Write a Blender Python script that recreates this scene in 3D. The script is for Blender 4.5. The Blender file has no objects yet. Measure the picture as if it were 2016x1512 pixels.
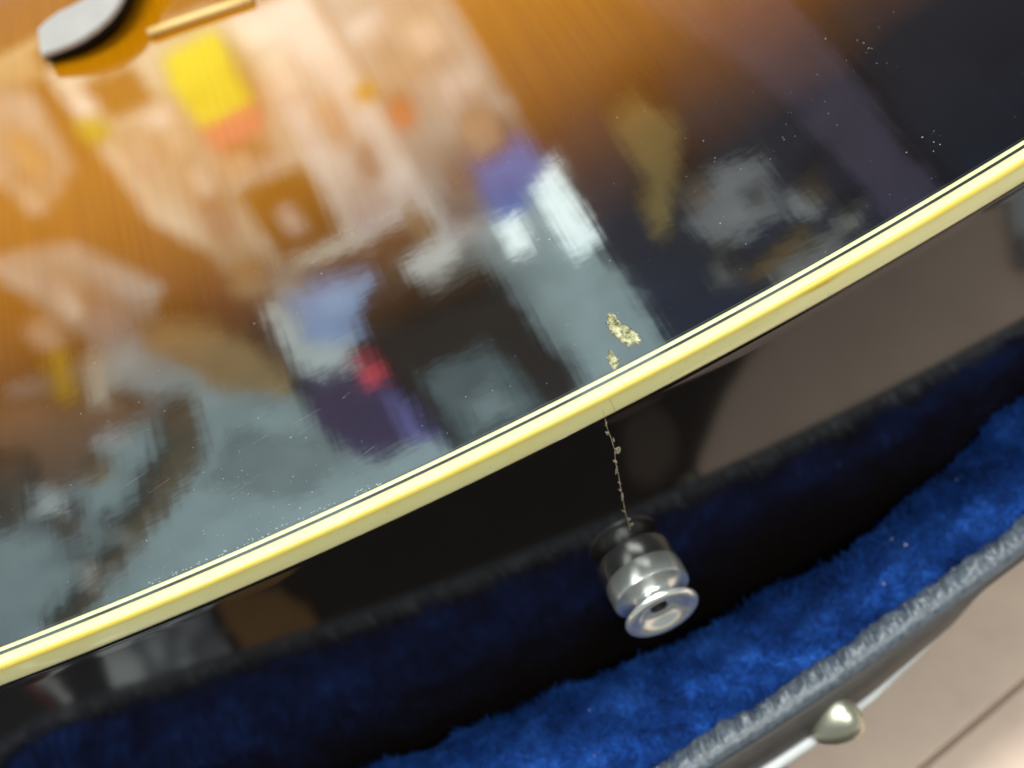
import bpy, bmesh, math, random
import numpy as np
from mathutils import Vector, Matrix

random.seed(7)
rng = np.random.default_rng(7)
sc = bpy.context.scene
COL = sc.collection

# ------------------------------------------------------------------ camera
PITCH, ROLL = math.radians(51.0), math.radians(25.3)
FPX, DIST = 2200.0, 0.191
Fv = Vector((0, math.cos(PITCH), -math.sin(PITCH)))
R0 = Vector((1, 0, 0)); U0 = Vector((0, math.sin(PITCH), math.cos(PITCH)))
Rv = R0 * math.cos(ROLL) - U0 * math.sin(ROLL)
Uv = R0 * math.sin(ROLL) + U0 * math.cos(ROLL)
CAM = Vector((-4.9e-05, -0.112886, 0.154071))
cd = bpy.data.cameras.new("camera"); cam = bpy.data.objects.new("camera", cd); COL.objects.link(cam)
M = Matrix((Rv, Uv, -Fv)).transposed().to_4x4(); M.translation = CAM
cam.matrix_world = M
cd.sensor_width = 36.0; cd.sensor_fit = 'HORIZONTAL'; cd.lens = 36.0 * FPX / 2016.0
cd.clip_start = 0.005; cd.clip_end = 50
cd.dof.use_dof = True; cd.dof.focus_distance = 0.203; cd.dof.aperture_fstop = 9.0
sc.camera = cam

# ------------------------------------------------------------------ light
w = bpy.data.worlds.new("World"); sc.world = w; w.use_nodes = True
w.node_tree.nodes["Background"].inputs[0].default_value = (0.80, 0.92, 1.0, 1)
w.node_tree.nodes["Background"].inputs[1].default_value = 0.28

def area(name, loc, target, sx, sy, watts, col=(1, 1, 1)):
    ld = bpy.data.lights.new(name, 'AREA'); ld.shape = 'RECTANGLE'; ld.size = sx; ld.size_y = sy
    ld.energy = watts; ld.color = col
    o = bpy.data.objects.new(name, ld); COL.objects.link(o); o.location = loc
    o.rotation_euler = (Vector(target) - Vector(loc)).to_track_quat('-Z', 'Y').to_euler()
    return o
area("ceiling_lamp", (0.55, -1.15, 1.68), (0, 0, 0), 1.2, 0.6, 27, (0.97, 1.0, 0.93))
area("ceiling_lamp", (-0.65, -0.50, 1.75), (0, 0, 0), 1.2, 0.6, 14, (0.97, 1.0, 0.93))
area("wall_fill", (-0.2, 0.35, 2.75), (-0.2, 1.4, 1.45), 2.4, 0.15, 150, (0.98, 1.0, 0.97))  # unseen light added to brighten the mirrored wall
area("low_wall_fill", (-0.15, 0.75, -0.05), (-0.15, 1.4, 0.75), 1.3, 0.1, 60, (0.98, 1.0, 0.97))  # second unseen light, added for the lower part of that wall

sc.view_settings.view_transform = 'Standard'; sc.view_settings.look = 'None'
sc.view_settings.exposure = 0.0; sc.view_settings.gamma = 1.0
sc.render.engine = 'CYCLES'
sc.cycles.use_denoising = True
sc.cycles.max_bounces = 8; sc.cycles.caustics_reflective = False; sc.cycles.caustics_refractive = False
sc.cycles.sample_clamp_indirect = 6.0

# ------------------------------------------------------------------ helpers
def link(name, me, mat=None, parent=None, smooth=True):
    o = bpy.data.objects.new(name, me); COL.objects.link(o)
    if mat: 
        for m in (mat if isinstance(mat, (list, tuple)) else [mat]): me.materials.append(m)
    if smooth: me.polygons.foreach_set('use_smooth', [True] * len(me.polygons))
    if parent: o.parent = parent
    return o
def mesh(name, v, f):
    me = bpy.data.meshes.new(name); me.from_pydata([tuple(p) for p in v], [], f); me.update(); return me
def tag(o, label=None, cat=None, group=None, kind=None):
    for k, x in (('label', label), ('category', cat), ('group', group), ('kind', kind)):
        if x: o[k] = x
    return o
def empty(name, loc=(0, 0, 0)):
    o = bpy.data.objects.new(name, None); COL.objects.link(o); o.location = loc; o.empty_display_size = .01; return o
def bmobj(name, bm, mat, parent=None, smooth=True):
    me = bpy.data.meshes.new(name); bm.to_mesh(me); bm.free(); return link(name, me, mat, parent, smooth)

class NT:
    def __init__(s, name):
        s.m = bpy.data.materials.new(name); s.m.use_nodes = True; s.t = s.m.node_tree
        s.b = s.t.nodes["Principled BSDF"]
    def n(s, typ, **kw):
        x = s.t.nodes.new(typ)
        for k, v in kw.items(): setattr(x, k, v)
        return x
    def l(s, a, b): s.t.links.new(a, b)
    def set(s, **kw):
        for k, v in kw.items(): s.b.inputs[k.replace('_', ' ')].default_value = v
        return s
    def math(s, op, a, b=None):
        x = s.n('ShaderNodeMath', operation=op)
        for i, q in enumerate((a, b)):
            if q is None: continue
            if isinstance(q, (int, float)): x.inputs[i].default_value = q
            else: s.l(q, x.inputs[i])
        return x.outputs[0]
    def vmath(s, op, a, b=None, scale=None):
        x = s.n('ShaderNodeVectorMath', operation=op)
        for i, q in enumerate((a, b)):
            if q is None: continue
            if isinstance(q, tuple): x.inputs[i].default_value = q
            else: s.l(q, x.inputs[i])
        if scale is not None:
            if isinstance(scale, (int, float)): x.inputs['Scale'].default_value = scale
            else: s.l(scale, x.inputs['Scale'])
        return x.outputs[0]
    def noise(s, scale, detail=2, rough=.5, vec=None):
        x = s.n('ShaderNodeTexNoise'); x.inputs['Scale'].default_value = scale
        x.inputs['Detail'].default_value = detail; x.inputs['Roughness'].default_value = rough
        if vec is not None: s.l(vec, x.inputs['Vector'])
        return x
    def pos(s): return s.n('ShaderNodeNewGeometry').outputs['Position']
    def ramp(s, fac, stops, interp='LINEAR'):
        x = s.n('ShaderNodeValToRGB'); e = x.color_ramp.elements; x.color_ramp.interpolation = interp
        while len(e) < len(stops): e.new(0.5)
        for i, (p, c) in enumerate(stops): e[i].position = p; e[i].color = (*c, 1)
        s.l(fac, x.inputs[0]); return x.outputs[0]
def simple(name, col, rough=.6, metal=0, var=0.0, scale=40, **kw):
    t = NT(name); t.set(Roughness=rough, Metallic=metal, **kw)
    if var:
        nz = t.noise(scale, 4, .6, t.pos())
        t.l(t.ramp(nz.outputs[0], [(.25, tuple(c * (1 - var) for c in col)), (.75, tuple(min(1, c * (1 + var)) for c in col))]), t.b.inputs['Base Color'])
    else: t.set(Base_Color=(*col, 1))
    return t.m

# ------------------------------------------------------------------ guitar outline
XC = 0.009
def ye(x): return 0.567 * x * x + 0.0236 * x
half = [(0.150, None), (0.180, .036), (.197, .072), (.203, .115), (.206, .165), (.192, .235), (.163, .295), (.138, .345), (.134, .385), (.144, .43), (.148, .465), (.122, .505), (.06, .52), (0, .523)]
def side_pts(sg):
    P = []
    for x, y in half:
        X = XC + sg * x if y is not None else sg * 0.150
        P.append((X, y if y is not None else ye(X)))
    return P
ctrl = [(x, ye(x)) for x in np.linspace(-0.150, 0.150, 13)][1:-1]
right = side_pts(1); left = side_pts(-1)
loop = ctrl + right + left[::-1][1:]          # counter-clockwise seen from above
def catmull(P, n):
    out = []; N = len(P); P = [np.array(p) for p in P]
    for i in range(N):
        a, b, c, d = P[i - 1], P[i], P[(i + 1) % N], P[(i + 2) % N]
        for k in range(n):
            t = k / n
            out.append(.5 * ((2 * b) + (-a + c) * t + (2 * a - 5 * b + 4 * c - d) * t * t + (-a + 3 * b - 3 * c + d) * t ** 3))
    return np.array(out)
OUT = catmull(loop, 60)
seg = np.linalg.norm(np.roll(OUT, -1, 0) - OUT, axis=1); cum = np.concatenate([[0], np.cumsum(seg)])
NO = 1100
sv = np.linspace(0, cum[-1], NO, endpoint=False)
ext = np.vstack([OUT, OUT[:1]])
OUT = np.stack([np.interp(sv, cum, ext[:, 0]), np.interp(sv, cum, ext[:, 1])], 1)
for _ in range(12): OUT = .25 * np.roll(OUT, 1, 0) + .5 * OUT + .25 * np.roll(OUT, -1, 0)
TAN = np.roll(OUT, -1, 0) - np.roll(OUT, 1, 0); TAN /= np.linalg.norm(TAN, axis=1)[:, None]
NRM = np.stack([TAN[:, 1], -TAN[:, 0]], 1)      # outward
ARCH_H, ARCH_D = 0.006, 0.25
def arch(d):
    t = np.clip((d - .004) / ARCH_D, 0, 1); return ARCH_H * (1 - (1 - t) ** 2)
def sweep(name, prof, mat, parent, idx=None, closed=False, smooth=True, shift=None):
    """prof: list of (offset outwards, z); swept along the outline"""
    ids = range(NO) if idx is None else idx; ids = list(ids); n = len(ids); m = len(prof)
    v = []; f = []
    for i in ids:
        sh = shift(OUT[i][0]) if shift else 0
        for row in prof:
            o, z = row[:2]
            if len(row) > 2: o += row[2] * float(np.interp(OUT[i][0], [.04, .065, .087, .13], [0, -.002, -.0068, -.011]))
            p = OUT[i] + NRM[i] * (o + sh); v.append((p[0], p[1], z))
    loopn = n if idx is None else n - 1
    for a in range(loopn):
        b = (a + 1) % n
        for k in range(m if closed else m - 1):
            k2 = (k + 1) % m
            f.append((a * m + k, b * m + k, b * m + k2, a * m + k2))
    return link(name, mesh(name, v, f), mat, parent, smooth)

# ------------------------------------------------------------------ guitar materials
def lacquer_normal(t, grain, peel, mask=None):
    """coat normal: shrink lines along the grain, cross wavelets and slow waviness of an old finish"""
    p = t.pos()
    def stretched(sx, sy, detail):
        mp = t.n('ShaderNodeMapping'); t.l(p, mp.inputs[0]); mp.inputs['Scale'].default_value = (sx, sy, 60)
        return t.vmath('SUBTRACT', t.noise(1.0, detail, .55, mp.outputs[0]).outputs['Color'], (.5, .5, .5))
    g = t.vmath('MULTIPLY', stretched(820, 38, 2), (grain, grain * .1, 0))
    c = t.vmath('MULTIPLY', stretched(420, 1350, 2), (peel * .35, peel, 0))
    b = t.vmath('MULTIPLY', stretched(130, 150, 2), (peel * 1.2, peel * 1.2, 0))
    tot = t.vmath('ADD', g, t.vmath('ADD', c, b))
    if mask is not None: tot = t.vmath('SCALE', tot, scale=mask)
    geo = t.n('ShaderNodeNewGeometry')
    return t.vmath('NORMALIZE', t.vmath('ADD', geo.outputs['Normal'], tot))

t = NT("sunburst_lacquer")
at = t.n('ShaderNodeAttribute', attribute_name='burst')
nz = t.noise(28, 4, .6, t.pos())
bf = t.math('ADD', at.outputs['Fac'], t.math('MULTIPLY', t.math('SUBTRACT', nz.outputs[0], .5), .07))
colr = t.ramp(bf, [(0, (.006, .005, .005)), (.28, (.010, .007, .005)), (.40, (.042, .018, .005)), (.52, (.098, .034, .003)), (.66, (.185, .066, .001)), (.85, (.27, .099, .0009)), (1, (.31, .117, .001))])
mp = t.n('ShaderNodeMapping'); t.l(t.pos(), mp.inputs[0]); mp.inputs['Scale'].default_value = (900, 14, 1)
fg = t.noise(1.0, 3, .6, mp.outputs[0])
mix = t.n('ShaderNodeMix', data_type='RGBA', blend_type='MULTIPLY'); mix.inputs[0].default_value = 1
t.l(colr, mix.inputs[6]); t.l(t.ramp(fg.outputs[0], [(.3, (.88, .85, .82)), (.65, (1, 1, 1))]), mix.inputs[7])
t.l(mix.outputs[2], t.b.inputs['Base Color'])
t.set(Roughness=.5, Specular_IOR_Level=0.0, Coat_Weight=1.0, Coat_IOR=2.0, Coat_Roughness=.045)
mk = t.n('ShaderNodeMapRange'); t.l(at.outputs['Fac'], mk.inputs[0])
for k_, v_ in ((1, .25), (2, .75), (3, 1.0), (4, .4)): mk.inputs[k_].default_value = v_
t.l(lacquer_normal(t, .013, .0100, mk.outputs[0]), t.b.inputs['Coat Normal'])
M_TOP = t.m

t = NT("black_rib_lacquer")
t.set(Base_Color=(.006, .0045, .004, 1), Roughness=.5, Specular_IOR_Level=0.0, Coat_Weight=1.0, Coat_IOR=1.38, Coat_Roughness=.075)
t.l(lacquer_normal(t, .004, .006), t.b.inputs['Coat Normal'])
M_RIB = t.m

t = NT("aged_cream_binding")
at = t.n('ShaderNodeAttribute', attribute_name='amber')
nz = t.noise(85, 5, .68, t.pos())
fac = t.math('ADD', at.outputs['Fac'], t.math('MULTIPLY', t.math('SUBTRACT', nz.outputs[0], .5), .45))
t.l(t.ramp(fac, [(0, (.70, .68, .335)), (.35, (.68, .635, .25)), (1, (.55, .41, .05))]), t.b.inputs['Base Color'])
t.set(Roughness=.45, Specular_IOR_Level=.3, Coat_Weight=.6, Coat_IOR=1.45, Coat_Roughness=.05)
t.l(lacquer_normal(t, .0, .010), t.b.inputs['Coat Normal'])
M_BIND = t.m
M_PURF = simple("cream_purfling", (.70, .70, .32), .4, Coat_Weight=.8, Coat_Roughness=.04)
M_BLACKLINE = simple("black_purfling", (.012, .013, .011), .4, Coat_Weight=1.0, Coat_IOR=1.8, Coat_Roughness=.02)

# ------------------------------------------------------------------ guitar
guitar = tag(empty("archtop_guitar", (XC, 0.25, -0.112)), "glossy sunburst archtop guitar with cream binding lying in blue lined case", "guitar")
def gpart(o):
    o.parent = guitar; o.matrix_parent_inverse = Matrix.Translation(-Vector((XC, 0.25, -0.112))); return o
# carved top
NR = 130; TI = .0043
ts = np.concatenate([[0], np.cumsum(np.linspace(.35, 1.0, NR))]); ts /= ts[-1]
E0 = OUT - NRM * TI
spy = np.clip(.25 + .3 * E0[:, 1], .25, .40); SP = np.stack([np.full(NO, XC), spy], 1)
V = []; burst = []
for tt in ts[:-1]:
    Pk = E0 + (SP - E0) * tt * .985
    D = np.sqrt(((Pk[:, None, :] - OUT[None, ::4, :]) ** 2).sum(-1)).min(1)
    butt = (np.abs(Pk[:, 0]) < .12) & (Pk[:, 1] < .16)
    D2 = Pk[:, 1] - ye(Pk[:, 0])
    wgt = np.clip((.135 - np.abs(Pk[:, 0])) / .03, 0, 1) * np.clip((.235 - Pk[:, 1]) / .05, 0, 1)
    D = D * (1 - wgt) + D2 * wgt
    Z = arch(D)
    for p, z in zip(Pk, Z): V.append((p[0], p[1], z))
    burst.extend(np.clip((D - .12 * np.clip(Pk[:, 0] - .045, 0, .1)) / .12, 0, 1))
nr = len(ts) - 1; F = []
for k in range(nr - 1):
    for i in range(NO):
        j = (i + 1) % NO
        F.append((k * NO + i, k * NO + j, (k + 1) * NO + j, (k + 1) * NO + i))
F.append(tuple((nr - 1) * NO + i for i in range(NO)))
me = mesh("carved_top", V, F); a = me.attributes.new('burst', 'FLOAT', 'POINT'); a.data.foreach_set('value', np.array(burst, dtype=np.float32))
top = gpart(link("carved_top", me, M_TOP))
tag(top, "glossy sunburst top fading from amber to black at the edge")
# purfling and binding
gpart(sweep("dark_joint_line", [(-.0046, .00004), (-.0042, -.00003), (-.0040, .0000)], M_BLACKLINE, None))
gpart(sweep("cream_purfling", [(-.0041, -.0001), (-.00405, .00007), (-.0033, .00007), (-.00325, -.0001)], M_PURF, None))
gpart(sweep("black_purfling", [(-.00335, .00001), (-.00255, .00001)], M_BLACKLINE, None))
prof = [(-.0026, -.0002), (-.00255, .00009)]; amb = [0, 0]
for q in (-.0018, -.0012, -.0008): prof.append((q, .00009)); amb.append(.05 if q < -.001 else .25)
for k in range(7):
    an = math.radians(90 * k / 6); r = .00075
    prof.append((-r + r * math.sin(an), .00009 - r + r * math.cos(an))); amb.append([.6, .75, .95, 1, .9, .8, .6][k])
for z, q in ((-.0012, .35), (-.0018, .15), (-.003, .05), (-.0048, .05)): prof.append((0, z)); amb.append(q)
prof.append((-.0001, -.0053)); amb.append(.1); prof.append((-.001, -.0054)); amb.append(.1)
bd = gpart(sweep("binding", prof, M_BIND, None))
a = bd.data.attributes.new('amber', 'FLOAT', 'POINT'); a.data.foreach_set('value', (lambda A: np.where(A > .3, A + .6 * np.exp(-((np.repeat(OUT[:, 0], len(amb)) - .0555) / .0035) ** 2) * (np.repeat(OUT[:, 1], len(amb)) < .05), A).astype(np.float32))(np.tile(np.array(amb, dtype=np.float32), NO)))
tag(bd, "aged cream yellow binding along the top edge")
# rib with the lacquer lip under the binding
zr = [-.0053, -.0056, -.0062, -.0068] + list(np.linspace(-.009, -.104, 24)) + [-.108, -.111, -.112]
pr = [(-.0006, zr[0]), (-.00045, zr[1]), (-.00032, zr[2]), (-.0004, zr[3])] + [(-.0004, z) for z in zr[4:-3]] + [(-.0012, zr[-3]), (-.004, zr[-2]), (-.012, zr[-1])]
rib = gpart(sweep("rib", pr, M_RIB, None)); tag(rib, "black gloss side of the body")
bk = [(p[0], p[1], -.112) for p in OUT - NRM * .010]
gpart(link("back", mesh("back", bk, [tuple(range(NO))[::-1]]), M_RIB))

# finish chips on the top
t = NT("bare_wood_chip")
nz = t.noise(900, 4, .72, t.pos()); nz2 = t.noise(500, 2, .5, t.pos())
mixf = t.math('ADD', t.math('MULTIPLY', nz.outputs[0], .75), t.math('MULTIPLY', nz2.outputs[0], .25))
t.l(t.ramp(mixf, [(.36, (.035, .028, .012)), (.45, (.17, .155, .07)), (.54, (.36, .36, .20)), (.70, (.58, .59, .43))]), t.b.inputs['Base Color'])
t.set(Roughness=.8); M_CHIP = t.m
t = NT("dull_wood_chip")
nz = t.noise(1500, 4, .7, t.pos())
t.l(t.ramp(nz.outputs[0], [(.3, (.05, .042, .03)), (.55, (.28, .245, .17)), (.72, (.46, .42, .30))]), t.b.inputs['Base Color'])
t.set(Roughness=.7); M_CHIP2 = t.m
M_EDGE = simple("broken_lacquer", (.10, .095, .075), .35, 0, .4, 900)
def topz(x, y): return float(arch(np.array(y - ye(x))))
def chip_top(name, pts, jag=.00018, sub=7):
    """ragged flake scar: outline in metres on the top, rough floor with a raised torn rim"""
    P = []
    n = len(pts)
    for i in range(n):
        a, b = np.array(pts[i]), np.array(pts[(i + 1) % n])
        for k in range(sub):
            P.append(a + (b - a) * k / sub + rng.normal(0, jag, 2))
    P = np.array(P); c = P.mean(0); v = []; f = []; m = len(P); RG = 9
    for r in range(RG):
        s = 1 - r / RG
        for p in P:
            q = c + (p - c) * s + (rng.normal(0, .00006, 2) if r else 0)
            hh = .00003 + (.00007 if r == 1 else 0) + abs(rng.normal(0, .00006)) * (r > 0)
            v.append((q[0], q[1], topz(q[0], q[1]) + hh))
    v.append((c[0], c[1], topz(*c) + .00004))
    for r in range(RG - 1):
        for i in range(m):
            j = (i + 1) % m; f.append((r * m + i, r * m + j, (r + 1) * m + j, (r + 1) * m + i))
    for i in range(m): f.append(((RG - 1) * m + i, (RG - 1) * m + (i + 1) % m, RG * m))
    o = gpart(link(name, mesh(name, v, f), M_CHIP, None, False))
    rim = [c + (p - c) * 1.13 + rng.normal(0, jag * .5, 2) for p in P]
    rb = link("broken_lacquer_edge", mesh("broken_lacquer_edge", [(q[0], q[1], topz(q[0], q[1]) + .000012) for q in rim] + [(c[0], c[1], topz(*c) + .000012)], [(i, (i + 1) % m, m) for i in range(m)]), M_EDGE, None, False)
    rb.parent = o; return o
o = chip_top("finish_chip", [(0.02119, 0.0165), (0.02194, 0.01567), (0.02212, 0.01356), (0.02299, 0.01178), (0.0235, 0.00987), (0.02359, 0.0084), (0.0229, 0.00795), (0.02146, 0.00838), (0.0206, 0.00951), (0.02019, 0.0117), (0.01972, 0.01377), (0.02017, 0.01512)])
tag(o, "larger pale chip in the black finish near the binding")
o = chip_top("finish_chip", [(0.01797, 0.00899), (0.01837, 0.00788), (0.01853, 0.00624), (0.01801, 0.00552), (0.0169, 0.00516), (0.01677, 0.00642), (0.01704, 0.00781)], .00015, 5)
tag(o, "smaller pale chip touching the purfling")
# flaked crack running down the rib to the strap button
def chip_rib(x, z, wx, wz, tilt, mat):
    x += random.uniform(-.00028, .00028); wx *= 1.2; wz *= 1.0
    wx *= random.uniform(.6, 1.25); wz *= random.uniform(.7, 1.5); n = 9; v = []; cx = []
    for k in range(n):
        an = 2 * math.pi * k / n; r = random.uniform(.45, 1.3)
        a, b = wx * r * math.cos(an), wz * r * math.sin(an)
        X, Z = x + a * math.cos(tilt) - b * math.sin(tilt), z + a * math.sin(tilt) + b * math.cos(tilt)
        v.append((X, ye(X) + .0003, Z))
    for k in range(n):
        p = v[k]; q = (x + (p[0] - x) * .55, ye(x) + .00018 - random.random() * .0001, z + (p[2] - z) * .55); v.append(q)
    f = [(k, (k + 1) % n, n + (k + 1) % n, n + k) for k in range(n)] + [tuple(range(n, 2 * n))]
    return gpart(link("finish_chip", mesh("finish_chip", v, f), mat, None, False))
for x, z, wx, wz, tl, m_ in ((.01205, -.0075, .00028, .0008, -.3, M_CHIP2), (.01187, -.0103, .0003, .0010, .2, M_CHIP2), (.0120, -.0132, .00018, .0009, -.1, M_CHIP2),
    (.01202, -.0166, .00062, .0010, .0, M_CHIP2), (.0113, -.0196, .0003, .0010, .3, M_CHIP2), (.01083, -.0227, .00045, .0013, -.25, M_CHIP2), (.01056, -.0267, .00055, .0010, .1, M_CHIP2),
    (.0102, -.0293, .00025, .0009, .2, M_CHIP2), (.0099, -.0322, .0003, .0011, -.2, M_CHIP2), (.00925, -.0369, .00022, .0008, .3, M_CHIP2), (.00915, -.0404, .0003, .0008, .5, M_CHIP2),
    (.00934, -.0428, .0005, .0007, 0, M_CHIP2)):
    chip_rib(x, z, wx, wz, tl, m_)
# the crack line itself, and its two hairlines up in the binding
M_CRACK = simple("dark_crack", (.05, .042, .03), .7)
def hair(pts, wd, mat, off):
    v = []; f = []
    for k, (x, z) in enumerate(pts):
        for s_ in (-1, 1): v.append((x + s_ * wd, ye(x) - off, z))
    for k in range(len(pts) - 1): f.append((2 * k, 2 * k + 2, 2 * k + 3, 2 * k + 1))
    return gpart(link("hairline_crack", mesh("hairline_crack", v, f), mat, None, False))
cp = [(.0121, -.0060), (.0120, -.0090), (.0119, -.0120), (.01185, -.0160), (.0112, -.0200), (.0107, -.0240), (.0104, -.0280), (.0099, -.0325), (.0093, -.0370), (.0092, -.0410), (.0090, -.0445)]
hair([(x_ + random.uniform(-.00015, .00015), z_) for x_, z_ in cp], .00008, M_CHIP2, -.00030)
M_BCR = simple("binding_crack", (.36, .30, .14), .6)
hair([(.0139, -.0008), (.0141, -.0025), (.0142, -.0040), (.0140, -.0052)], .00005, M_BCR, .00002)
hair([(.0122, -.0030), (.0121, -.0042), (.0119, -.0052)], .00004, M_BCR, .00002)

# ------------------------------------------------------------------ endpin strap button
M_NICKEL = simple("satin_nickel", (.74, .76, .73), .25, .82, .12, 300)
M_HOLE = simple("dark_hole", (.01, .01, .01), .6)
BX, BZ = 0.0078, -0.0650
by0 = ye(BX)
def lathe(name, prof, mat, parent, n=72):
    v = []; f = []; m = len(prof)
    for i in range(n):
        an = 2 * math.pi * i / n
        for a_, r in prof: v.append((r * math.cos(an), -a_, r * math.sin(an)))
    for i in range(n):
        j = (i + 1) % n
        for k in range(m - 1): f.append((i * m + k, i * m + k + 1, j * m + k + 1, j * m + k))
    o = link(name, mesh(name, v, f), mat, parent)
    md = o.modifiers.new('e', 'EDGE_SPLIT'); md.split_angle = math.radians(50)
    return o
pin = gpart(empty("strap_button")); pin.matrix_parent_inverse = Matrix.Identity(4)
pin.parent = guitar; pin.location = Vector((BX, by0, BZ)) - Vector((XC, .25, -.112)); pin.rotation_euler = (0, 0, math.radians(1.0)); pin.scale = (1.18, 1.18, 1.18)
lathe("collar", [(-.0008, .0072), (.0002, .0074), (.0033, .0074), (.0038, .0072), (.0039, .0066), (.0040, .0062), (.0043, .0055), (.0048, .0048), (.0054, .0043), (.0060, .0043)], M_NICKEL, pin)
fl = lathe("flange", [(.0055, .0043), (.0062, .0046), (.0069, .0056), (.0072, .0066), (.0076, .0071), (.0080, .0071), (.0084, .0067), (.0085, .0060), (.0083, .0050), (.0076, .0042), (.0070, .0036), (.0066, .0028), (.0065, .0016)], M_NICKEL, pin)
lathe("screw_recess", [(.0066, .0017), (.0054, .0015), (.0052, .0001)], M_HOLE, pin)

# nickel tailpiece bracket standing over the top, far end of the picture
M_BRACKET = simple("dull_nickel_bracket", (.32, .30, .285), .42, 0.0, .08, 120)
def prism_xy(name, poly, z0, z1, mat, bev=.0006):
    bm = bmesh.new(); vs = [bm.verts.new((x, y, z0)) for x, y in poly]; fc = bm.faces.new(vs)
    r = bmesh.ops.extrude_face_region(bm, geom=[fc]); bmesh.ops.translate(bm, vec=(0, 0, z1 - z0), verts=[q for q in r['geom'] if isinstance(q, bmesh.types.BMVert)])
    bmesh.ops.recalc_face_normals(bm, faces=bm.faces[:])
    if bev: bmesh.ops.bevel(bm, geom=[e for e in bm.edges], offset=bev, segments=2, affect='EDGES')
    return bmobj(name, bm, mat, None, False)
def rise(o):
    for q in o.data.vertices: q.co.z += .13 * (q.co.x + .0746)
    o.data.update(); return o
BR = [(-0.0745, 0.1718), (-0.0699, 0.1697), (-0.066, 0.1682), (-0.0622, 0.1673), (-0.0575, 0.1675), (-0.0533, 0.1691), (-0.0503, 0.1717), (-0.0477, 0.1756), (-0.0439, 0.1839), (-0.0382, 0.1919), (-0.0445, 0.2056), (-0.0534, 0.1948), (-0.0559, 0.1875), (-0.0595, 0.185), (-0.0634, 0.186), (-0.0675, 0.1871), (-0.0716, 0.1866), (-0.0746, 0.1851)]
tp = gpart(rise(prism_xy("tailpiece_bracket", BR, .0080, .0095, M_BRACKET, .0003)))
tag(tp, "curved grey metal bracket of the tailpiece")
gpart(rise(prism_xy("bracket_shade_layer", [(x + .0001, y + .0003) for x, y in BR], .0068, .0079, simple("painted_shade_black", (.010, .008, .008), .9, Specular_IOR_Level=.1), 0)))  # black layer added so the bracket's underside mirrors as dark shade
gpart(prism_xy("bracket_post", [(BR[9][0] - .007, BR[9][1] - .002), (BR[9][0] - .003, BR[9][1] - .002), (BR[9][0] - .003, BR[9][1] + .002), (BR[9][0] - .007, BR[9][1] + .002)], .004, .0100, M_BRACKET, 0))
M_PALE_GOLD = simple("pale_gold", (.62, .42, .15), .5, 0.0, .1, 200)
def tube(name, pts, r, mat, n=16, caps=True):
    v = []; f = []
    rs = r if isinstance(r, (list, tuple)) else [r] * len(pts)
    pts = [Vector(p) for p in pts]
    for k, p in enumerate(pts):
        d = (pts[min(k + 1, len(pts) - 1)] - pts[max(k - 1, 0)]).normalized()
        a = d.cross(Vector((0, 0, 1))).normalized(); b = d.cross(a)
        for i in range(n):
            q = 2 * math.pi * i / n; v.append(p + (a * math.cos(q) + b * math.sin(q)) * rs[k])
    for k in range(len(pts) - 1):
        for i in range(n):
            j = (i + 1) % n; f.append((k * n + i, k * n + j, (k + 1) * n + j, (k + 1) * n + i))
    if caps: f.append(tuple(range(n))[::-1]); f.append(tuple((len(pts) - 1) * n + i for i in range(n)))
    return link(name, mesh(name, v, f), mat)
hr = gpart(tube("pale_rod", [(-.0462, .1640, .0062), (-.038, .1625, .0062), (-.030, .1608, .0061), (-.018, .1582, .0060)], .0013, M_PALE_GOLD))  # pale rod beside the bracket, its shape a guess

# dust and fine scratches on the lacquer, and painted glints along the purfling
M_DUST_GLINT = simple("pale_dust_glint", (.34, .37, .39), .9)
v = []; f = []
def speck(x, y, r, asp=1.0, an=0.0):
    b = len(v); z = topz(x, y); k = 6
    for i in range(k):
        q = 2 * math.pi * i / k; rr = r * random.uniform(.6, 1.25)
        ax, ay = rr * math.cos(q) * asp, rr * math.sin(q)
        v.append((x + ax * math.cos(an) - ay * math.sin(an), y + ax * math.sin(an) + ay * math.cos(an), z + .000015))
    v.append((x, y, z + r * .7))
    for i in range(k): f.append((b + i, b + (i + 1) % k, b + k))
for _ in range(520):
    x = random.uniform(-.12, .14); y = ye(x) + .005 + random.random() ** 1.3 * .15
    speck(x, y, .00003 + .00006 * random.random() ** 4)
for _ in range(26):
    x = random.uniform(-.09, .12); y = ye(x) + .006 + random.random() * .1
    speck(x, y, random.uniform(.00007, .00013))
for cx, cy, n_, sp in ((.093, .048, 16, .007), (.062, .040, 8, .010), (.088, .020, 8, .002), (-.045, .016, 16, .012), (-.05, .0085, 30, .010)):
    for _ in range(n_):
        x = cx + random.gauss(0, sp); y = cy + random.gauss(0, sp * .6)
        if y > ye(x) + .0048: speck(x, y, random.uniform(.00004, .00010), random.uniform(1, 2.2), random.uniform(0, 3))
for _ in range(60):  # row of pale specks painting glints beside the purfling
    x = random.uniform(-.072, -.028); speck(x, ye(x) + random.uniform(.0044, .0052), random.uniform(.00005, .00012), 2.0, 0)
for _ in range(12):                                    # hairline scratches near the edge on the left
    x = random.uniform(-.075, -.02); y = ye(x) + random.uniform(.006, .03); an = random.gauss(.25, .12); L = random.uniform(.001, .006)
    b = len(v); ww = .000007; c_, s_ = math.cos(an), math.sin(an)
    for q in (0, .5, 1):
        px, py = x + L * q * c_, y + L * q * s_
        v.append((px - s_ * -ww, py + c_ * -ww, topz(px, py) + .00001)); v.append((px - s_ * ww, py + c_ * ww, topz(px, py) + .00001))
    f.append((b, b + 2, b + 3, b + 1)); f.append((b + 2, b + 4, b + 5, b + 3))
dust = gpart(link("dust_glint_specks", mesh("dust_glint_specks", v, f), M_DUST_GLINT, None, False)); tag(dust, kind="stuff")

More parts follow.
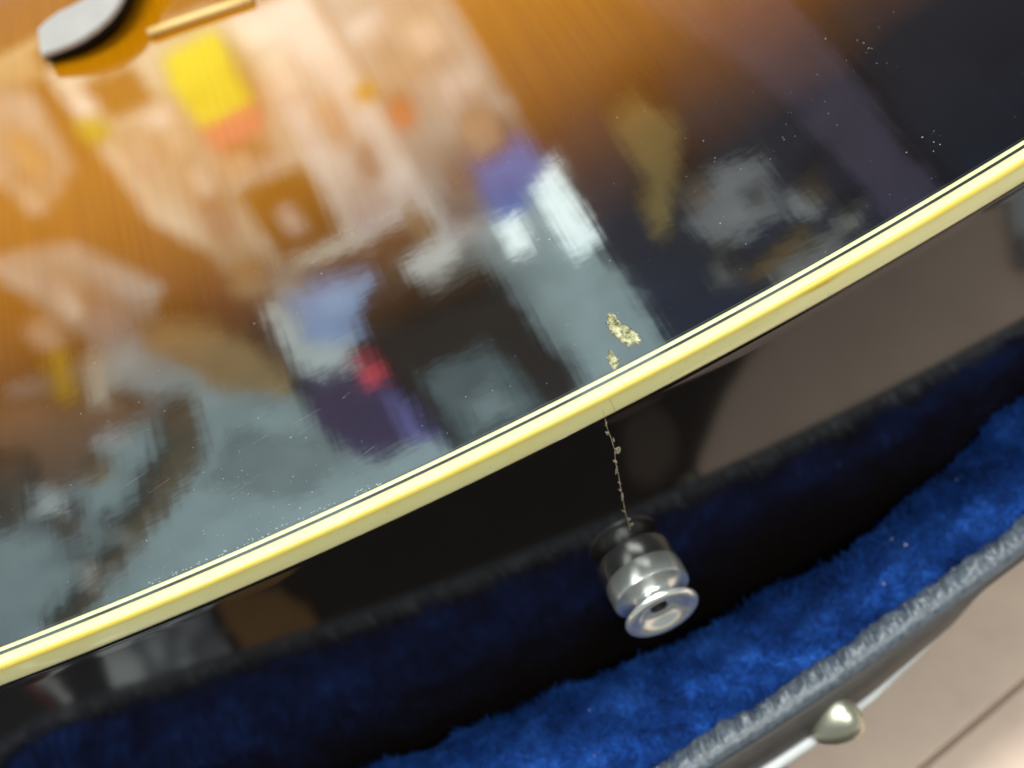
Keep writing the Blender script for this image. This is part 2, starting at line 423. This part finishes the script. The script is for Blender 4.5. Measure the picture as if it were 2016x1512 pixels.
v = []; f = []
for _ in range(70):
    x = random.uniform(-.10, .11); z = random.uniform(-.0050, -.0012); k = len(v); L = random.uniform(.0001, .0006); an = random.choice((0, 0, 1.3)) + random.gauss(0, .3); ww = random.uniform(.00002, .00005)
    for q, s_ in ((0, -1), (1, -.3), (1, .3), (0, 1)):
        X = x + L * q * math.cos(an) - s_ * ww * math.sin(an); v.append((X, ye(X) - .00003, min(-.0009, z + L * q * math.sin(an) + s_ * ww * math.cos(an))))
    f.append((k, k + 1, k + 2, k + 3))
tag(gpart(link("binding_nicks", mesh("binding_nicks", v, f), simple("nick_grime", (.30, .24, .09), .7), None, False)), kind="stuff")

# ------------------------------------------------------------------ case
case = tag(empty("guitar_case", (XC, .25, -.19)), "black guitar case with blue plush lining and ribbed grey rim, open beneath the guitar", "guitar case")
def cpart(o):
    o.parent = case; o.matrix_parent_inverse = Matrix.Translation(-Vector((XC, .25, -.19))); return o
DZ = -.0115                                               # the rim lies this much under the first estimate
def rim_shift(x): return min(.038, max(.0135, .0272 - .088 * x)) - .0257   # the guitar lies askew in the case
cr_x = [-.35, -.10, -.061, 0, .03, .058, .075, .09, .105, .13, .35]
cr_o = [.001, .0015, .0024, .0056, .0062, .0060, .0030, .0004, .0002, .0002, .0002]
cr_z = [-.090, -.090, -.0900, -.0900, -.0900, -.0900, -.0900, -.0885, -.0800, -.0770, -.0770]
def plush_point(i, u):
    """u = 0 deep beside the rib, crest, 1 at the rim"""
    p = OUT[i]; near = p[1] < .2
    c = float(np.interp(p[0], cr_x, cr_o)) if near else .001
    zc = float(np.interp(p[0], cr_x, cr_z)) if near else -.090
    e = .0290 + rim_shift(p[0])
    q = np.interp(u, [0, .18, .30, .42, .7, 1], [c - .002, c - .0012, c - .0003, c + .0025, .5 * (c + .0025) + .5 * (e - .007), e])
    zz = np.interp(u, [0, .18, .30, .42, .7, 1], [-.1155, zc - .0085, zc - .0012, zc + .0005, .5 * (zc + .0005) - .5 * .0938, -.0942])
    w_ = p + NRM[i] * q; return Vector((w_[0], w_[1], zz + .0011 * math.sin(p[0] * 310 + 9 * u) * min(1, u * 3)))
M_PLUSH = NT("blue_plush")
nz = M_PLUSH.noise(75, 5, .72, M_PLUSH.pos())
M_PLUSH.l(M_PLUSH.ramp(nz.outputs[0], [(.3, (.002, .013, .08)), (.5, (.006, .043, .22)), (.70, (.021, .105, .42))]), M_PLUSH.b.inputs['Base Color'])
M_PLUSH.set(Roughness=.9, Sheen_Weight=.08, Sheen_Roughness=.5, Sheen_Tint=(.25, .45, .9, 1), Specular_IOR_Level=.1); M_PLUSH = M_PLUSH.m
v = []; f = []; UN = 24
for i in range(NO):
    for k in range(UN): v.append(plush_point(i, k / (UN - 1)))
for i in range(NO):
    j = (i + 1) % NO
    for k in range(UN - 1): f.append((i * UN + k, i * UN + k + 1, j * UN + k + 1, j * UN + k))
cpart(link("plush_lining", mesh("plush_lining", v, f), M_PLUSH))
bed = [(p[0], p[1], -.116) for p in OUT + NRM * .001]
cpart(link("plush_bed", mesh("plush_bed", bed, [tuple(range(NO))]), M_PLUSH))
# pile fibres on the part near the camera
vis = [i for i in range(NO) if OUT[i][1] < .06 and -.165 < OUT[i][0] < .165]
v = []; f = []
for _ in range(66000):
    i = random.choice(vis); u = .12 + .88 * random.random()
    p = plush_point(i, u) + Vector((TAN[i][0], TAN[i][1], 0)) * random.uniform(-.0006, .0006)
    a = math.sin(p.x * 410 + 3 * math.sin(p.y * 330)) * .8 + math.sin(p.x * 170 - p.y * 260) * .6
    b = math.sin(p.y * 500 + p.x * 120) * .6 + .4 * math.sin(p.x * 270)
    d = Vector((a * .7 + random.gauss(0, .25), -.2 + b * .6 + random.gauss(0, .25), 1.0 + random.gauss(0, .15))).normalized()
    L = random.uniform(.0022, .0046); wv = d.cross(Vector((random.gauss(0, 1), random.gauss(0, 1), .1))).normalized() * random.uniform(.00007, .00013)
    bend = Vector((random.gauss(0, .0005), random.gauss(0, .0005), -.0003))
    k = len(v); m_ = p + d * L * .55; e = p + d * L + bend
    v += [p - wv, p + wv, m_ + wv * .9, m_ - wv * .9, e]
    f += [(k, k + 1, k + 2, k + 3), (k + 3, k + 2, k + 4)]
pile = cpart(link("plush_pile", mesh("plush_pile", v, f), M_PLUSH, None, False)); tag(pile, kind="stuff")

M_LINT = simple("pink_lint", (.26, .23, .30), .9)
v = []; f = []
for _ in range(16):
    i = random.choice(vis); p = plush_point(i, random.uniform(.4, .98)) + Vector((0, 0, .0028)); rr = random.uniform(.00012, .00032); b = len(v)
    for dx_, dy_, dz_ in ((1, 0, 0), (-1, 0, 0), (0, 1, 0), (0, -1, 0), (0, 0, 1), (0, 0, -1)): v.append(p + Vector((dx_, dy_, dz_)) * rr * random.uniform(.6, 1.4))
    f += [(b + a_, b + c_, b + e_) for a_, c_ in ((0, 2), (2, 1), (1, 3), (3, 0)) for e_ in (4, 5)]
tag(cpart(link("lint_specks", mesh("lint_specks", v, f), M_LINT)), kind="stuff")
# rim: gathered grey vinyl welt over a dark band, then the shell
t = NT("grey_ribbed_vinyl"); nz = t.noise(700, 3, .6, t.pos())
t.l(t.ramp(nz.outputs[0], [(.3, (.040, .050, .063)), (.7, (.092, .112, .136))]), t.b.inputs['Base Color']); t.set(Roughness=.36, Specular_IOR_Level=.5); M_WELT = t.m
M_BAND = simple("brown_black_band", (.050, .044, .040), .55, 0, .25, 260)
M_SHELL = simple("black_vinyl_shell", (.03, .03, .03), .5, 0, .3, 400)
# fine resampling of the rim near the camera
fi = [i for i in range(NO) if OUT[i][1] < .06]
st = max(range(len(fi)), key=lambda k: (fi[k] - fi[k - 1]) % NO)
fi = fi[st:] + fi[:st]
Pf = np.array([OUT[i] for i in fi]); Nf = np.array([NRM[i] for i in fi])
sl = np.concatenate([[0], np.cumsum(np.linalg.norm(np.diff(Pf, axis=0), axis=1))]); NS = 1500
ss = np.linspace(0, sl[-1], NS)
Pf = np.stack([np.interp(ss, sl, Pf[:, k]) for k in (0, 1)], 1); Nf = np.stack([np.interp(ss, sl, Nf[:, k]) for k in (0, 1)], 1)
SM = 22; v = []; f = []
phase = np.cumsum(rng.uniform(.3, 1.7, NS)) * (ss[1] - ss[0]) * 2 * math.pi / .0024
peb = rng.normal(0, .00042, (NS, SM)); peb = (peb + np.roll(peb, 1, 0) + np.roll(peb, 1, 1) + np.roll(peb, -1, 0)) / 2.4
blob = np.interp(ss, np.linspace(0, ss[-1], 260), rng.uniform(.1, 1.4, 260))
edge_w = np.interp(ss, np.linspace(0, ss[-1], 60), rng.uniform(-.0006, .0008, 60))
for k in range(NS):
    for q in range(SM):
        u = q / (SM - 1); an = math.pi * (1 - u)
        o = .0290 + rim_shift(Pf[k][0]) + .0033 * math.cos(an)
        z = -.0812 + DZ + .0026 * math.sin(an)
        inner = max(0, min(1, (.62 - u) / .35))
        rip = math.sin(phase[k] + u * 5.0 + 2.2 * math.sin(ss[k] * 410) + 1.3 * math.sin(ss[k] * 1130)) * .0011 * blob[k] * inner
        rip2 = math.sin(phase[k] * .47 + 2.0) * .0004 * inner
        o += -edge_w[k] * inner + rip * .6
        z += rip + rip2 + peb[k, q] * (.15 + .35 * inner)
        p = Pf[k] + Nf[k] * o; v.append((p[0], p[1], z))
for k in range(NS - 1):
    for q in range(SM - 1): f.append((k * SM + q, (k + 1) * SM + q, (k + 1) * SM + q + 1, k * SM + q + 1))
welt = cpart(link("vinyl_welt", mesh("vinyl_welt", v, f), M_WELT)); tag(welt, "crinkled grey vinyl welt along the case rim")
cpart(sweep("rim_band", [(.0300, -.0937), (.0318, -.0935), (.0330, -.0941), (.0342, -.1040, 1), (.0335, -.1055, 1)], M_BAND, None, shift=rim_shift))
cpart(sweep("shell", [(.0336, -.105, 1), (.026, -.119, 1), (.012, -.142, 1), (-.006, -.172, .5), (-.018, -.187), (-.03, -.1895)], M_SHELL, None, shift=rim_shift))
# chrome rail and ball stud on the outside of the case
M_RAIL = simple("pale_metal_rail", (.50, .51, .51), .4, 0.0, .08, 150)
M_STUD = simple("brushed_stud", (.46, .46, .36), .36, .9, .15, 120)
cpart(tube("case_rail", [(-0.0300, -0.0385, -0.1070), (0.0002, -0.0357, -0.1070), (0.0135, -0.0344, -0.1070), (0.0288, -0.0321, -0.1070), (0.0358, -0.0309, -0.1070), (0.0445, -0.0292, -0.1070), (0.0571, -0.0254, -0.1070), (0.0669, -0.0222, -0.1070), (.085, -.014, -.108)], [.0019, .0019, .0019, .0019, .0017, .0013, .0011, .0008, .0006], M_RAIL))
ax = Vector((.9, .16, .12)).normalized(); c0 = Vector((0.0278, -0.0333, -0.1040)); a_ = ax.cross(Vector((0, 0, 1))).normalized(); b_ = ax.cross(a_)
pr = [(-.0005, .0012), (.0, .0021), (.001, .0030), (.0025, .0040), (.0042, .0049), (.006, .0055), (.0078, .0057), (.0092, .0053), (.0102, .0045), (.0109, .0034), (.0113, .0020), (.0114, .0004)]
v = []; f = []; n = 40; m = len(pr)
for i in range(n):
    q = 2 * math.pi * i / n
    for s_, r in pr: v.append(c0 + ax * s_ + (a_ * math.cos(q) + b_ * math.sin(q)) * r)
for i in range(n):
    j = (i + 1) % n
    for k in range(m - 1): f.append((i * m + k, j * m + k, j * m + k + 1, i * m + k + 1))
sd = cpart(link("ball_stud", mesh("ball_stud", v, f), M_STUD)); tag(sd, "rounded metal stud on the case rail")

# ------------------------------------------------------------------ floor
t = NT("beige_tile"); nz = t.noise(38, 5, .7, t.pos())
t.l(t.ramp(nz.outputs[0], [(.28, (.55, .42, .34)), (.42, (.61, .465, .38)), (.7, (.67, .52, .42))]), t.b.inputs['Base Color']); t.set(Roughness=.6, Specular_IOR_Level=.25); M_TILE = t.m
M_GROUT = simple("grout", (.62, .49, .40), .9)
fl = link("floor", mesh("floor", [(-3, -3, -.194), (3, -3, -.194), (3, 3, -.194), (-3, 3, -.194)], [(0, 1, 2, 3)]), M_GROUT); tag(fl, kind="structure")
bm = bmesh.new(); bmesh.ops.create_cube(bm, size=1); bmesh.ops.scale(bm, vec=(.2985, .2985, .006), verts=bm.verts)
bmesh.ops.bevel(bm, geom=bm.edges[:], offset=.0006, segments=1, affect='EDGES')
tm = bpy.data.meshes.new("tile"); bm.to_mesh(tm); bm.free(); tm.materials.append(M_TILE)
ANG = math.radians(13.5)
for ix in range(-4, 6):
    for iy in range(-5, 6):
        o = bpy.data.objects.new("tile", tm); COL.objects.link(o); o.parent = fl
        px, py = (ix + .5) * .3, (iy + .5) * .3
        o.location = (.231 + px * math.cos(ANG) - py * math.sin(ANG), -.0142 + .0284 + px * math.sin(ANG) + py * math.cos(ANG), -.1935); o.rotation_euler = (0, 0, ANG)

# ------------------------------------------------------------------ things on the floor that the black rib mirrors
def slab(name, poly, z0, z1, mat, label, cat, bev=.002):
    o = prism_xy(name, poly, z0, z1, mat, bev); return tag(o, label, cat)
FZ = -.1905
slab("wooden_board", [(.118, .026), (.185, -.048), (.40, .12), (.33, .20)], FZ, FZ + .012, simple("orange_wood", (.42, .20, .06), .5, 0, .25, 30), "orange brown wooden board on the floor at the right edge", "board")
slab("grey_box", [(.208, -.07), (.235, -.10), (.45, .07), (.42, .10)], FZ, FZ + .02, simple("pale_grey_card", (.55, .57, .58), .6, 0, .1, 30), "pale grey box on the floor mirrored at the right end of the rib", "box")
slab("black_cloth", [(-.1035, .02), (.02, .0), (.045, -.070), (.0495, -.080), (.058, -.091), (.071, -.1005), (.085, -.110), (.105, -.118), (.16, -.14), (.16, -.50), (-.13, -.50), (-.125, -.125), (-.1180, -.1175), (-.108, -.1065), (-.1025, -.0935)], FZ, FZ + .004, simple("black_cloth", (.012, .011, .010), .9, 0, .3, 60), "folded black cloth on the floor mirrored in the dark rib", "cloth")
slab("brown_pouch", [(.0406, -.1186), (.0561, -.1194), (.0588, -.104), (.0495, -.0895), (.036, -.086), (.0292, -.0949)], FZ + .0035, FZ + .009, simple("brown_leather", (.085, .060, .045), .7, 0, .3, 40), "small dark brown pouch lying on the black cloth mirrored in the rib", "pouch")
slab("cardboard_sheet", [(-.137, -.035), (-.1040, -.035), (-.1030, -.0935), (-.1085, -.1065), (-.1190, -.1178), (-.136, -.124), (-.1495, -.122), (-.146, -.107), (-.139, -.0915)], FZ, FZ + .004, simple("brown_card", (.30, .15, .045), .8, 0, .2, 25), "brown cardboard sheet on the floor mirrored left of the button", "cardboard")
t = NT("printed_grey"); nz = t.noise(45, 3, .6, t.pos()); t.l(t.ramp(nz.outputs[0], [(.40, (.13, .14, .16)), (.5, (.28, .31, .34)), (.60, (.85, .90, .90))]), t.b.inputs['Base Color']); t.set(Roughness=.6)
slab("printed_bag", [(-.185, -.035), (-.1372, -.035), (-.1394, -.0915), (-.1465, -.107), (-.152, -.125), (-.205, -.125)], FZ, FZ + .004, t.m, "grey printed bag on the floor mirrored at the left of the rib", "bag")
slab("white_strap", [(-.206, -.05), (-.193, -.05), (-.206, -.0865), (-.221, -.103), (-.235, -.12), (-.247, -.12), (-.2305, -.103), (-.2165, -.0865)], FZ, FZ + .004, simple("white_strap", (.85, .83, .84), .7), "white strap on the floor mirrored at the far left of the rib", "strap")
slab("red_strap", [(-.2105, -.05), (-.2065, -.05), (-.2172, -.0865), (-.2315, -.103), (-.248, -.12), (-.253, -.12), (-.2355, -.103), (-.2215, -.0865)], FZ, FZ + .004, simple("red_strap", (.60, .14, .13), .7), "thin red strap beside the white strap mirrored in the rib", "strap")
slab("added_dark_mat", [(-.45, -.03), (-.1043, -.03), (-.1043, -.45), (-.45, -.45)], FZ, FZ + .002, simple("added_dark_mat", (.035, .038, .042), .9, 0, .3, 60), "dark mat added on the floor to darken what the rib mirrors", "mat")  # added sheet, keeps the bright floor out of the rib's reflection

# ------------------------------------------------------------------ the far wall mirrored in the top
YW = 1.40
def wmat(name, c, rough=.8): return simple(name, c, rough, 0, .28, 11, Specular_IOR_Level=.05)
wl = link("far_wall", mesh("far_wall", [(-3.2, YW, -.19), (3.2, YW, -.19), (3.2, YW, 3.0), (-3.2, YW, 3.0)], [(0, 1, 2, 3)]), wmat("dark_wall_paint", (.014, .024, .047))); tag(wl, kind="structure")
def prism_wall(name, poly, front, back, mat, bev=.004):
    bm = bmesh.new(); vs = [bm.verts.new((x, YW - back, z)) for x, z in poly]; fc = bm.faces.new(vs)
    r = bmesh.ops.extrude_face_region(bm, geom=[fc]); bmesh.ops.translate(bm, vec=(0, -(front - back), 0), verts=[q for q in r['geom'] if isinstance(q, bmesh.types.BMVert)])
    bmesh.ops.recalc_face_normals(bm, faces=bm.faces[:])
    if bev: bmesh.ops.bevel(bm, geom=bm.edges[:], offset=bev, segments=1, affect='EDGES')
    return bmobj(name, bm, mat, None, False)
def item(name, poly, front, back, col, label, cat, emit=0, parent=None, bev=.004):
    if len(poly) == 4 and not isinstance(poly[0], tuple): x0, x1, z0, z1 = poly; poly = [(x0, z0), (x1, z0), (x1, z1), (x0, z1)]
    m = wmat(name + "_paint", col)
    if emit:
        b = m.node_tree.nodes["Principled BSDF"]; b.inputs['Emission Color'].default_value = (*col, 1); b.inputs['Emission Strength'].default_value = emit
    o = prism_wall(name, poly, front, back, m, bev)
    if parent: o.parent = parent
    else: tag(o, label + ", seen mirrored in the guitar top", cat)
    return o
GREY = (.29, .40, .43)
o = prism_wall("wall_panel", [(-2.2, 1.80), (-1.25, 1.72), (-.86, 1.30), (-.66, 1.33), (-.70, .98), (-.56, 1.04), (-.49, 1.22), (-.56, 1.33), (-.53, 1.60), (-.43, 1.70), (-.40, 2.05), (-.2, 2.16), (.12, 2.17), (.34, 1.84), (.46, 2.6), (-2.2, 2.9)], .012, .002, wmat("pale_grey_paint", GREY), 0); tag(o, kind="structure")
item("tall_cupboard", [(-.02, .76), (.165, .86), (.225, 1.25), (.305, 1.73), (.345, 1.86), (.13, 2.19), (.06, 1.60), (-.08, 1.58), (.03, 1.47), (.002, 1.09)], .016, .004, (.34, .46, .49), "tall pale grey cupboard", "cupboard")
item("white_door", [(-.15, .74), (-.025, .76), (.002, 1.09), (.03, 1.48), (-.06, 1.59), (-.148, 1.35), (-.153, 1.0)], .03, .004, (.74, .90, .92), "white cupboard door", "door")
item("cream_cabinet", [(-.41, .69), (-.15, .72), (-.155, 1.02), (-.115, 1.14), (-.13, 1.36), (-.26, 1.35), (-.375, 1.37), (-.385, 1.2), (-.43, 1.06)], .02, .004, (.50, .58, .52), "cream coloured cabinet front", "cabinet")
b = item("yellow_box", (-.255, -.165, .745, .848), .12, .03, (.60, .72, .06), "yellow box with a red band", "box")
item("red_band", (-.2555, -.1645, .848, .905), .1205, .03, (.55, .14, .18), "", "", parent=b)
item("wall_niche", (-.285, -.16, 1.09, 1.30), .024, .018, (.02, .018, .016), "dark square niche", "niche")
item("white_card", (-.245, -.213, 1.16, 1.24), .03, .02, (.5, .5, .5), "small white card in the niche", "card")
item("dark_bracket", [(-.129, 1.354), (-.013, 1.340), (-.001, 1.40), (-.10, 1.43), (-.101, 1.549), (-.185, 1.56)], .045, .01, (.05, .042, .036), "dark angled bracket", "bracket")
item("blue_shirt", [(-.316, 1.35), (-.139, 1.43), (-.19, 1.48), (-.235, 1.60), (-.33, 1.54)], .05, .012, (.30, .50, .95), "light blue folded shirt", "shirt")
item("white_towel", [(-.371, 1.38), (-.323, 1.371), (-.33, 1.54), (-.24, 1.60), (-.28, 1.70), (-.385, 1.64)], .04, .012, (.55, .68, .70), "white towel", "towel")
item("red_ball_cap", [(-.276, 1.645), (-.236, 1.65), (-.232, 1.745), (-.288, 1.73)], .07, .04, (.72, .09, .13), "small red cap", "cap")
item("navy_coat", [(-.388, 1.64), (-.288, 1.70), (-.24, 1.78), (-.205, 2.127), (-.403, 2.05), (-.43, 1.81)], .04, .012, (.05, .04, .10), "dark navy coat", "coat")
item("lilac_scarf", [(-.27, 1.80), (-.229, 1.84), (-.205, 2.126), (-.268, 2.09)], .05, .03, (.15, .15, .40), "lilac scarf", "scarf")
tv = item("television", [(-.215, 1.53), (.065, 1.62), (.165, 2.17), (.11, 2.21), (-.205, 2.15)], .09, .012, (.016, .015, .014), "black framed television", "television")
item("screen", [(-.175, 1.74), (-.005, 1.74), (.055, 2.12), (-.165, 2.11)], .094, .085, (.09, .135, .15), "", "", parent=tv)
item("screen_glow", [(-.12, 1.90), (-.03, 1.90), (0, 2.07), (-.11, 2.07)], .096, .092, (.19, .26, .28), "", "", parent=tv)
item("blue_bag", [(.10, 1.27), (.16, 1.27), (.207, 1.235), (.24, 1.33), (.199, 1.37), (.172, 1.44), (.10, 1.41)], .06, .018, (.05, .24, .82), "bright blue bag", "bag")
for lab, pl in (("taller glowing white lamp panel", [(.205, 1.44), (.268, 1.45), (.30, 1.66), (.23, 1.665)]), ("shorter glowing white lamp panel", [(.109, 1.446), (.165, 1.462), (.16, 1.585), (.11, 1.58)]), ("glowing white lamp panel beneath the blue bag", [(.18, 1.365), (.259, 1.36), (.268, 1.435), (.18, 1.41)])):
    tag(item("lamp_panel", pl, .04, .018, (.70, .86, .86), lab, "lamp", emit=5.0), group="glowing lamp panels on the far wall")
item("white_notice", (.098, .172, 1.05, 1.14), .02, .017, (.62, .70, .72), "larger white notice", "notice")
item("white_note", (.004, .062, .85, .90), .022, .017, (.62, .75, .78), "smaller white notice", "notice")
item("orange_tag", (-.033, .009, .975, 1.015), .035, .02, (.45, .32, .05), "small orange tag", "tag")
item("red_tag", (.010, .048, 1.045, 1.11), .035, .02, (.55, .16, .12), "small red tag", "tag")
item("tan_case", [(.372, 1.33), (.437, 1.28), (.504, 1.39), (.484, 1.52), (.436, 1.73), (.409, 1.67), (.431, 1.53)], .06, .004, (.27, .21, .08), "slim tan instrument case", "case")
item("grey_poster", [(.579, 1.63), (.697, 1.655), (.735, 1.90), (.575, 1.93), (.494, 1.77), (.56, 1.73)], .01, .003, (.25, .28, .30), "grey poster", "poster")
item("grey_picture", [(.745, 1.82), (.845, 1.91), (.82, 1.985), (.755, 1.93)], .01, .003, (.30, .33, .34), "small grey picture", "picture")
item("grey_strip", [(.70, 2.12), (.86, 2.06), (.92, 2.14), (.75, 2.24)], .01, .003, (.22, .24, .24), "short grey strip", "strip")
item("brown_strip", [(.63, 2.06), (.80, 2.00), (.82, 2.05), (.67, 2.12)], .012, .003, (.16, .11, .04), "short brown strip", "strip")
item("lilac_curtain", [(.43, 1.02), (.66, .95), (.76, 1.23), (1.04, 1.85), (1.30, 2.30), (1.10, 2.30), (.92, 1.87), (.68, 1.38)], .04, .004, (.070, .066, .115), "lilac curtain", "curtain")
item("tan_cushion", [(-.569, 1.28), (-.455, 1.365), (-.40, 1.575), (-.43, 1.668), (-.523, 1.555), (-.58, 1.335)], .06, .014, (.32, .25, .13), "tan cushion", "cushion")
item("yellow_bottle", [(-.736, 1.227), (-.69, 1.22), (-.755, 1.37), (-.79, 1.362)], .05, .004, (.40, .30, .02), "yellow bottle", "bottle")
item("white_bottle", [(-.697, 1.30), (-.655, 1.296), (-.725, 1.456), (-.76, 1.43)], .05, .004, (.48, .50, .42), "white bottle", "bottle")
item("dark_stand", [(-.656, 1.55), (-.594, 1.56), (-.667, 1.73), (-.90, 1.93), (-.975, 1.98), (-1.26, 2.19), (-1.30, 2.15), (-.99, 1.93), (-.85, 1.80), (-.735, 1.70)], .05, .02, (.12, .105, .07), "dark slanting stand", "stand")
item("dark_box", [(-1.017, 1.69), (-.944, 1.72), (-1.005, 1.835), (-1.067, 1.80)], .05, .02, (.10, .10, .09), "dark grey box", "box")
item("dark_rack", [(-1.00, 1.43), (-.92, 1.46), (-1.06, 1.68), (-1.16, 1.66)], .05, .02, (.08, .08, .07), "dark rack", "rack")
item("white_jar", [(-.981, 1.575), (-.924, 1.592), (-.974, 1.70), (-1.03, 1.665)], .05, .02, (.50, .60, .62), "white jar", "jar")
item("cream_poster", [(-.458, .65), (-.443, .72), (-.472, .89), (-.56, .95), (-.60, .80)], .01, .003, (.28, .33, .33), "cream poster low down", "poster")
item("tan_box", [(-.50, .55), (-.30, .58), (-.39, .625), (-.41, .69), (-.47, .66)], .05, .004, (.24, .25, .17), "tan box low down", "box")
item("brown_parcel", (-.375, -.30, .735, .82), .03, .021, (.05, .05, .04), "brown parcel beside the yellow box", "parcel")
item("lime_packet", (-.425, -.385, .80, .85), .03, .004, (.34, .46, .05), "small lime packet", "packet")

item("grey_cloth", [(-.59, 1.74), (-.42, 1.95), (-.44, 2.12), (-.62, 2.10), (-.73, 1.91)], .02, .013, (.20, .27, .29), "darker grey cloth", "cloth")
item("brown_shelf", [(-.93, 1.27), (-.73, 1.42), (-.66, 1.51), (-.80, 1.53), (-.93, 1.63), (-.97, 1.58), (-.90, 1.46), (-1.00, 1.38)], .05, .013, (.17, .12, .085), "brown shelf end", "shelf")
item("white_packet", (-.41, -.375, .755, .80), .03, .021, (.72, .80, .78), "small white packet", "packet")
item("pale_card", (-.335, -.29, .835, .88), .03, .021, (.70, .80, .80), "pale card beside the yellow box", "card")

# small clutter that breaks up the cupboard fronts and the walls beside them
CL = [(-.36, .90), (-.31, 1.00), (-.24, .97), (-.33, 1.10), (-.21, 1.03), (-.35, 1.27), (-.30, 1.33), (-.12, .88), (-.08, 1.00), (-.06, 1.14), (-.10, 1.25), (-.03, 1.33), (.05, .97), (.11, .93), (.14, 1.20), (.07, 1.30), (.05, 1.42),
      (-.50, .80), (-.54, .88), (-.62, 1.12), (-.70, 1.18), (-.60, 1.20), (-.78, 1.52), (-.86, 1.62), (-.95, 1.88), (-1.08, 1.95), (.52, 1.62), (.60, 2.00), (.66, 1.78), (.80, 1.80), (.56, 1.95), (.90, 2.0)]
CC = [("grey", (.30, .34, .33)), ("white", (.62, .66, .62)), ("brown", (.42, .36, .30)), ("charcoal", (.20, .22, .24)), ("pale blue", (.52, .56, .60)), ("tan", (.34, .28, .18))]
MARKS = [("yellow box", -.21, .8), ("white door", -.05, 1.1), ("blue bag", .17, 1.33), ("dark niche", -.22, 1.2), ("cream cabinet", -.36, 1.05), ("grey cupboard", .1, 1.0), ("tan case", .44, 1.5), ("grey poster", .62, 1.78), ("lilac curtain", .95, 1.9), ("dark stand", -.8, 1.78), ("brown shelf", -.85, 1.45), ("cream poster", -.50, .82), ("tan cushion", -.5, 1.45), ("white jar", -.97, 1.63), ("white bottle", -.70, 1.37)]
seen = {}
for k, (x, z) in enumerate(CL):
    a_, b_ = random.uniform(.012, .034), random.uniform(.010, .045); cn, c_ = CC[k % 6]
    if x > .45: c_ = tuple(q * .45 for q in c_)
    mk_, mx, mz = min(MARKS, key=lambda q: (q[1] - x) ** 2 + (q[2] - z) ** 2)
    where = ("just right of" if x > mx else "just left of") if abs(x - mx) > abs(z - mz) else ("higher than" if z > mz else "lower than")
    lab = "small %s box %s the %s" % (cn, where, mk_)
    if lab in seen: lab = lab.replace("small", "tiny")
    seen[lab] = 1
    o = item("small_box", (x - a_, x + a_, z - b_, z + b_), random.uniform(.05, .09), .02, c_, lab, "box"); o["group"] = "small boxes on the far wall"
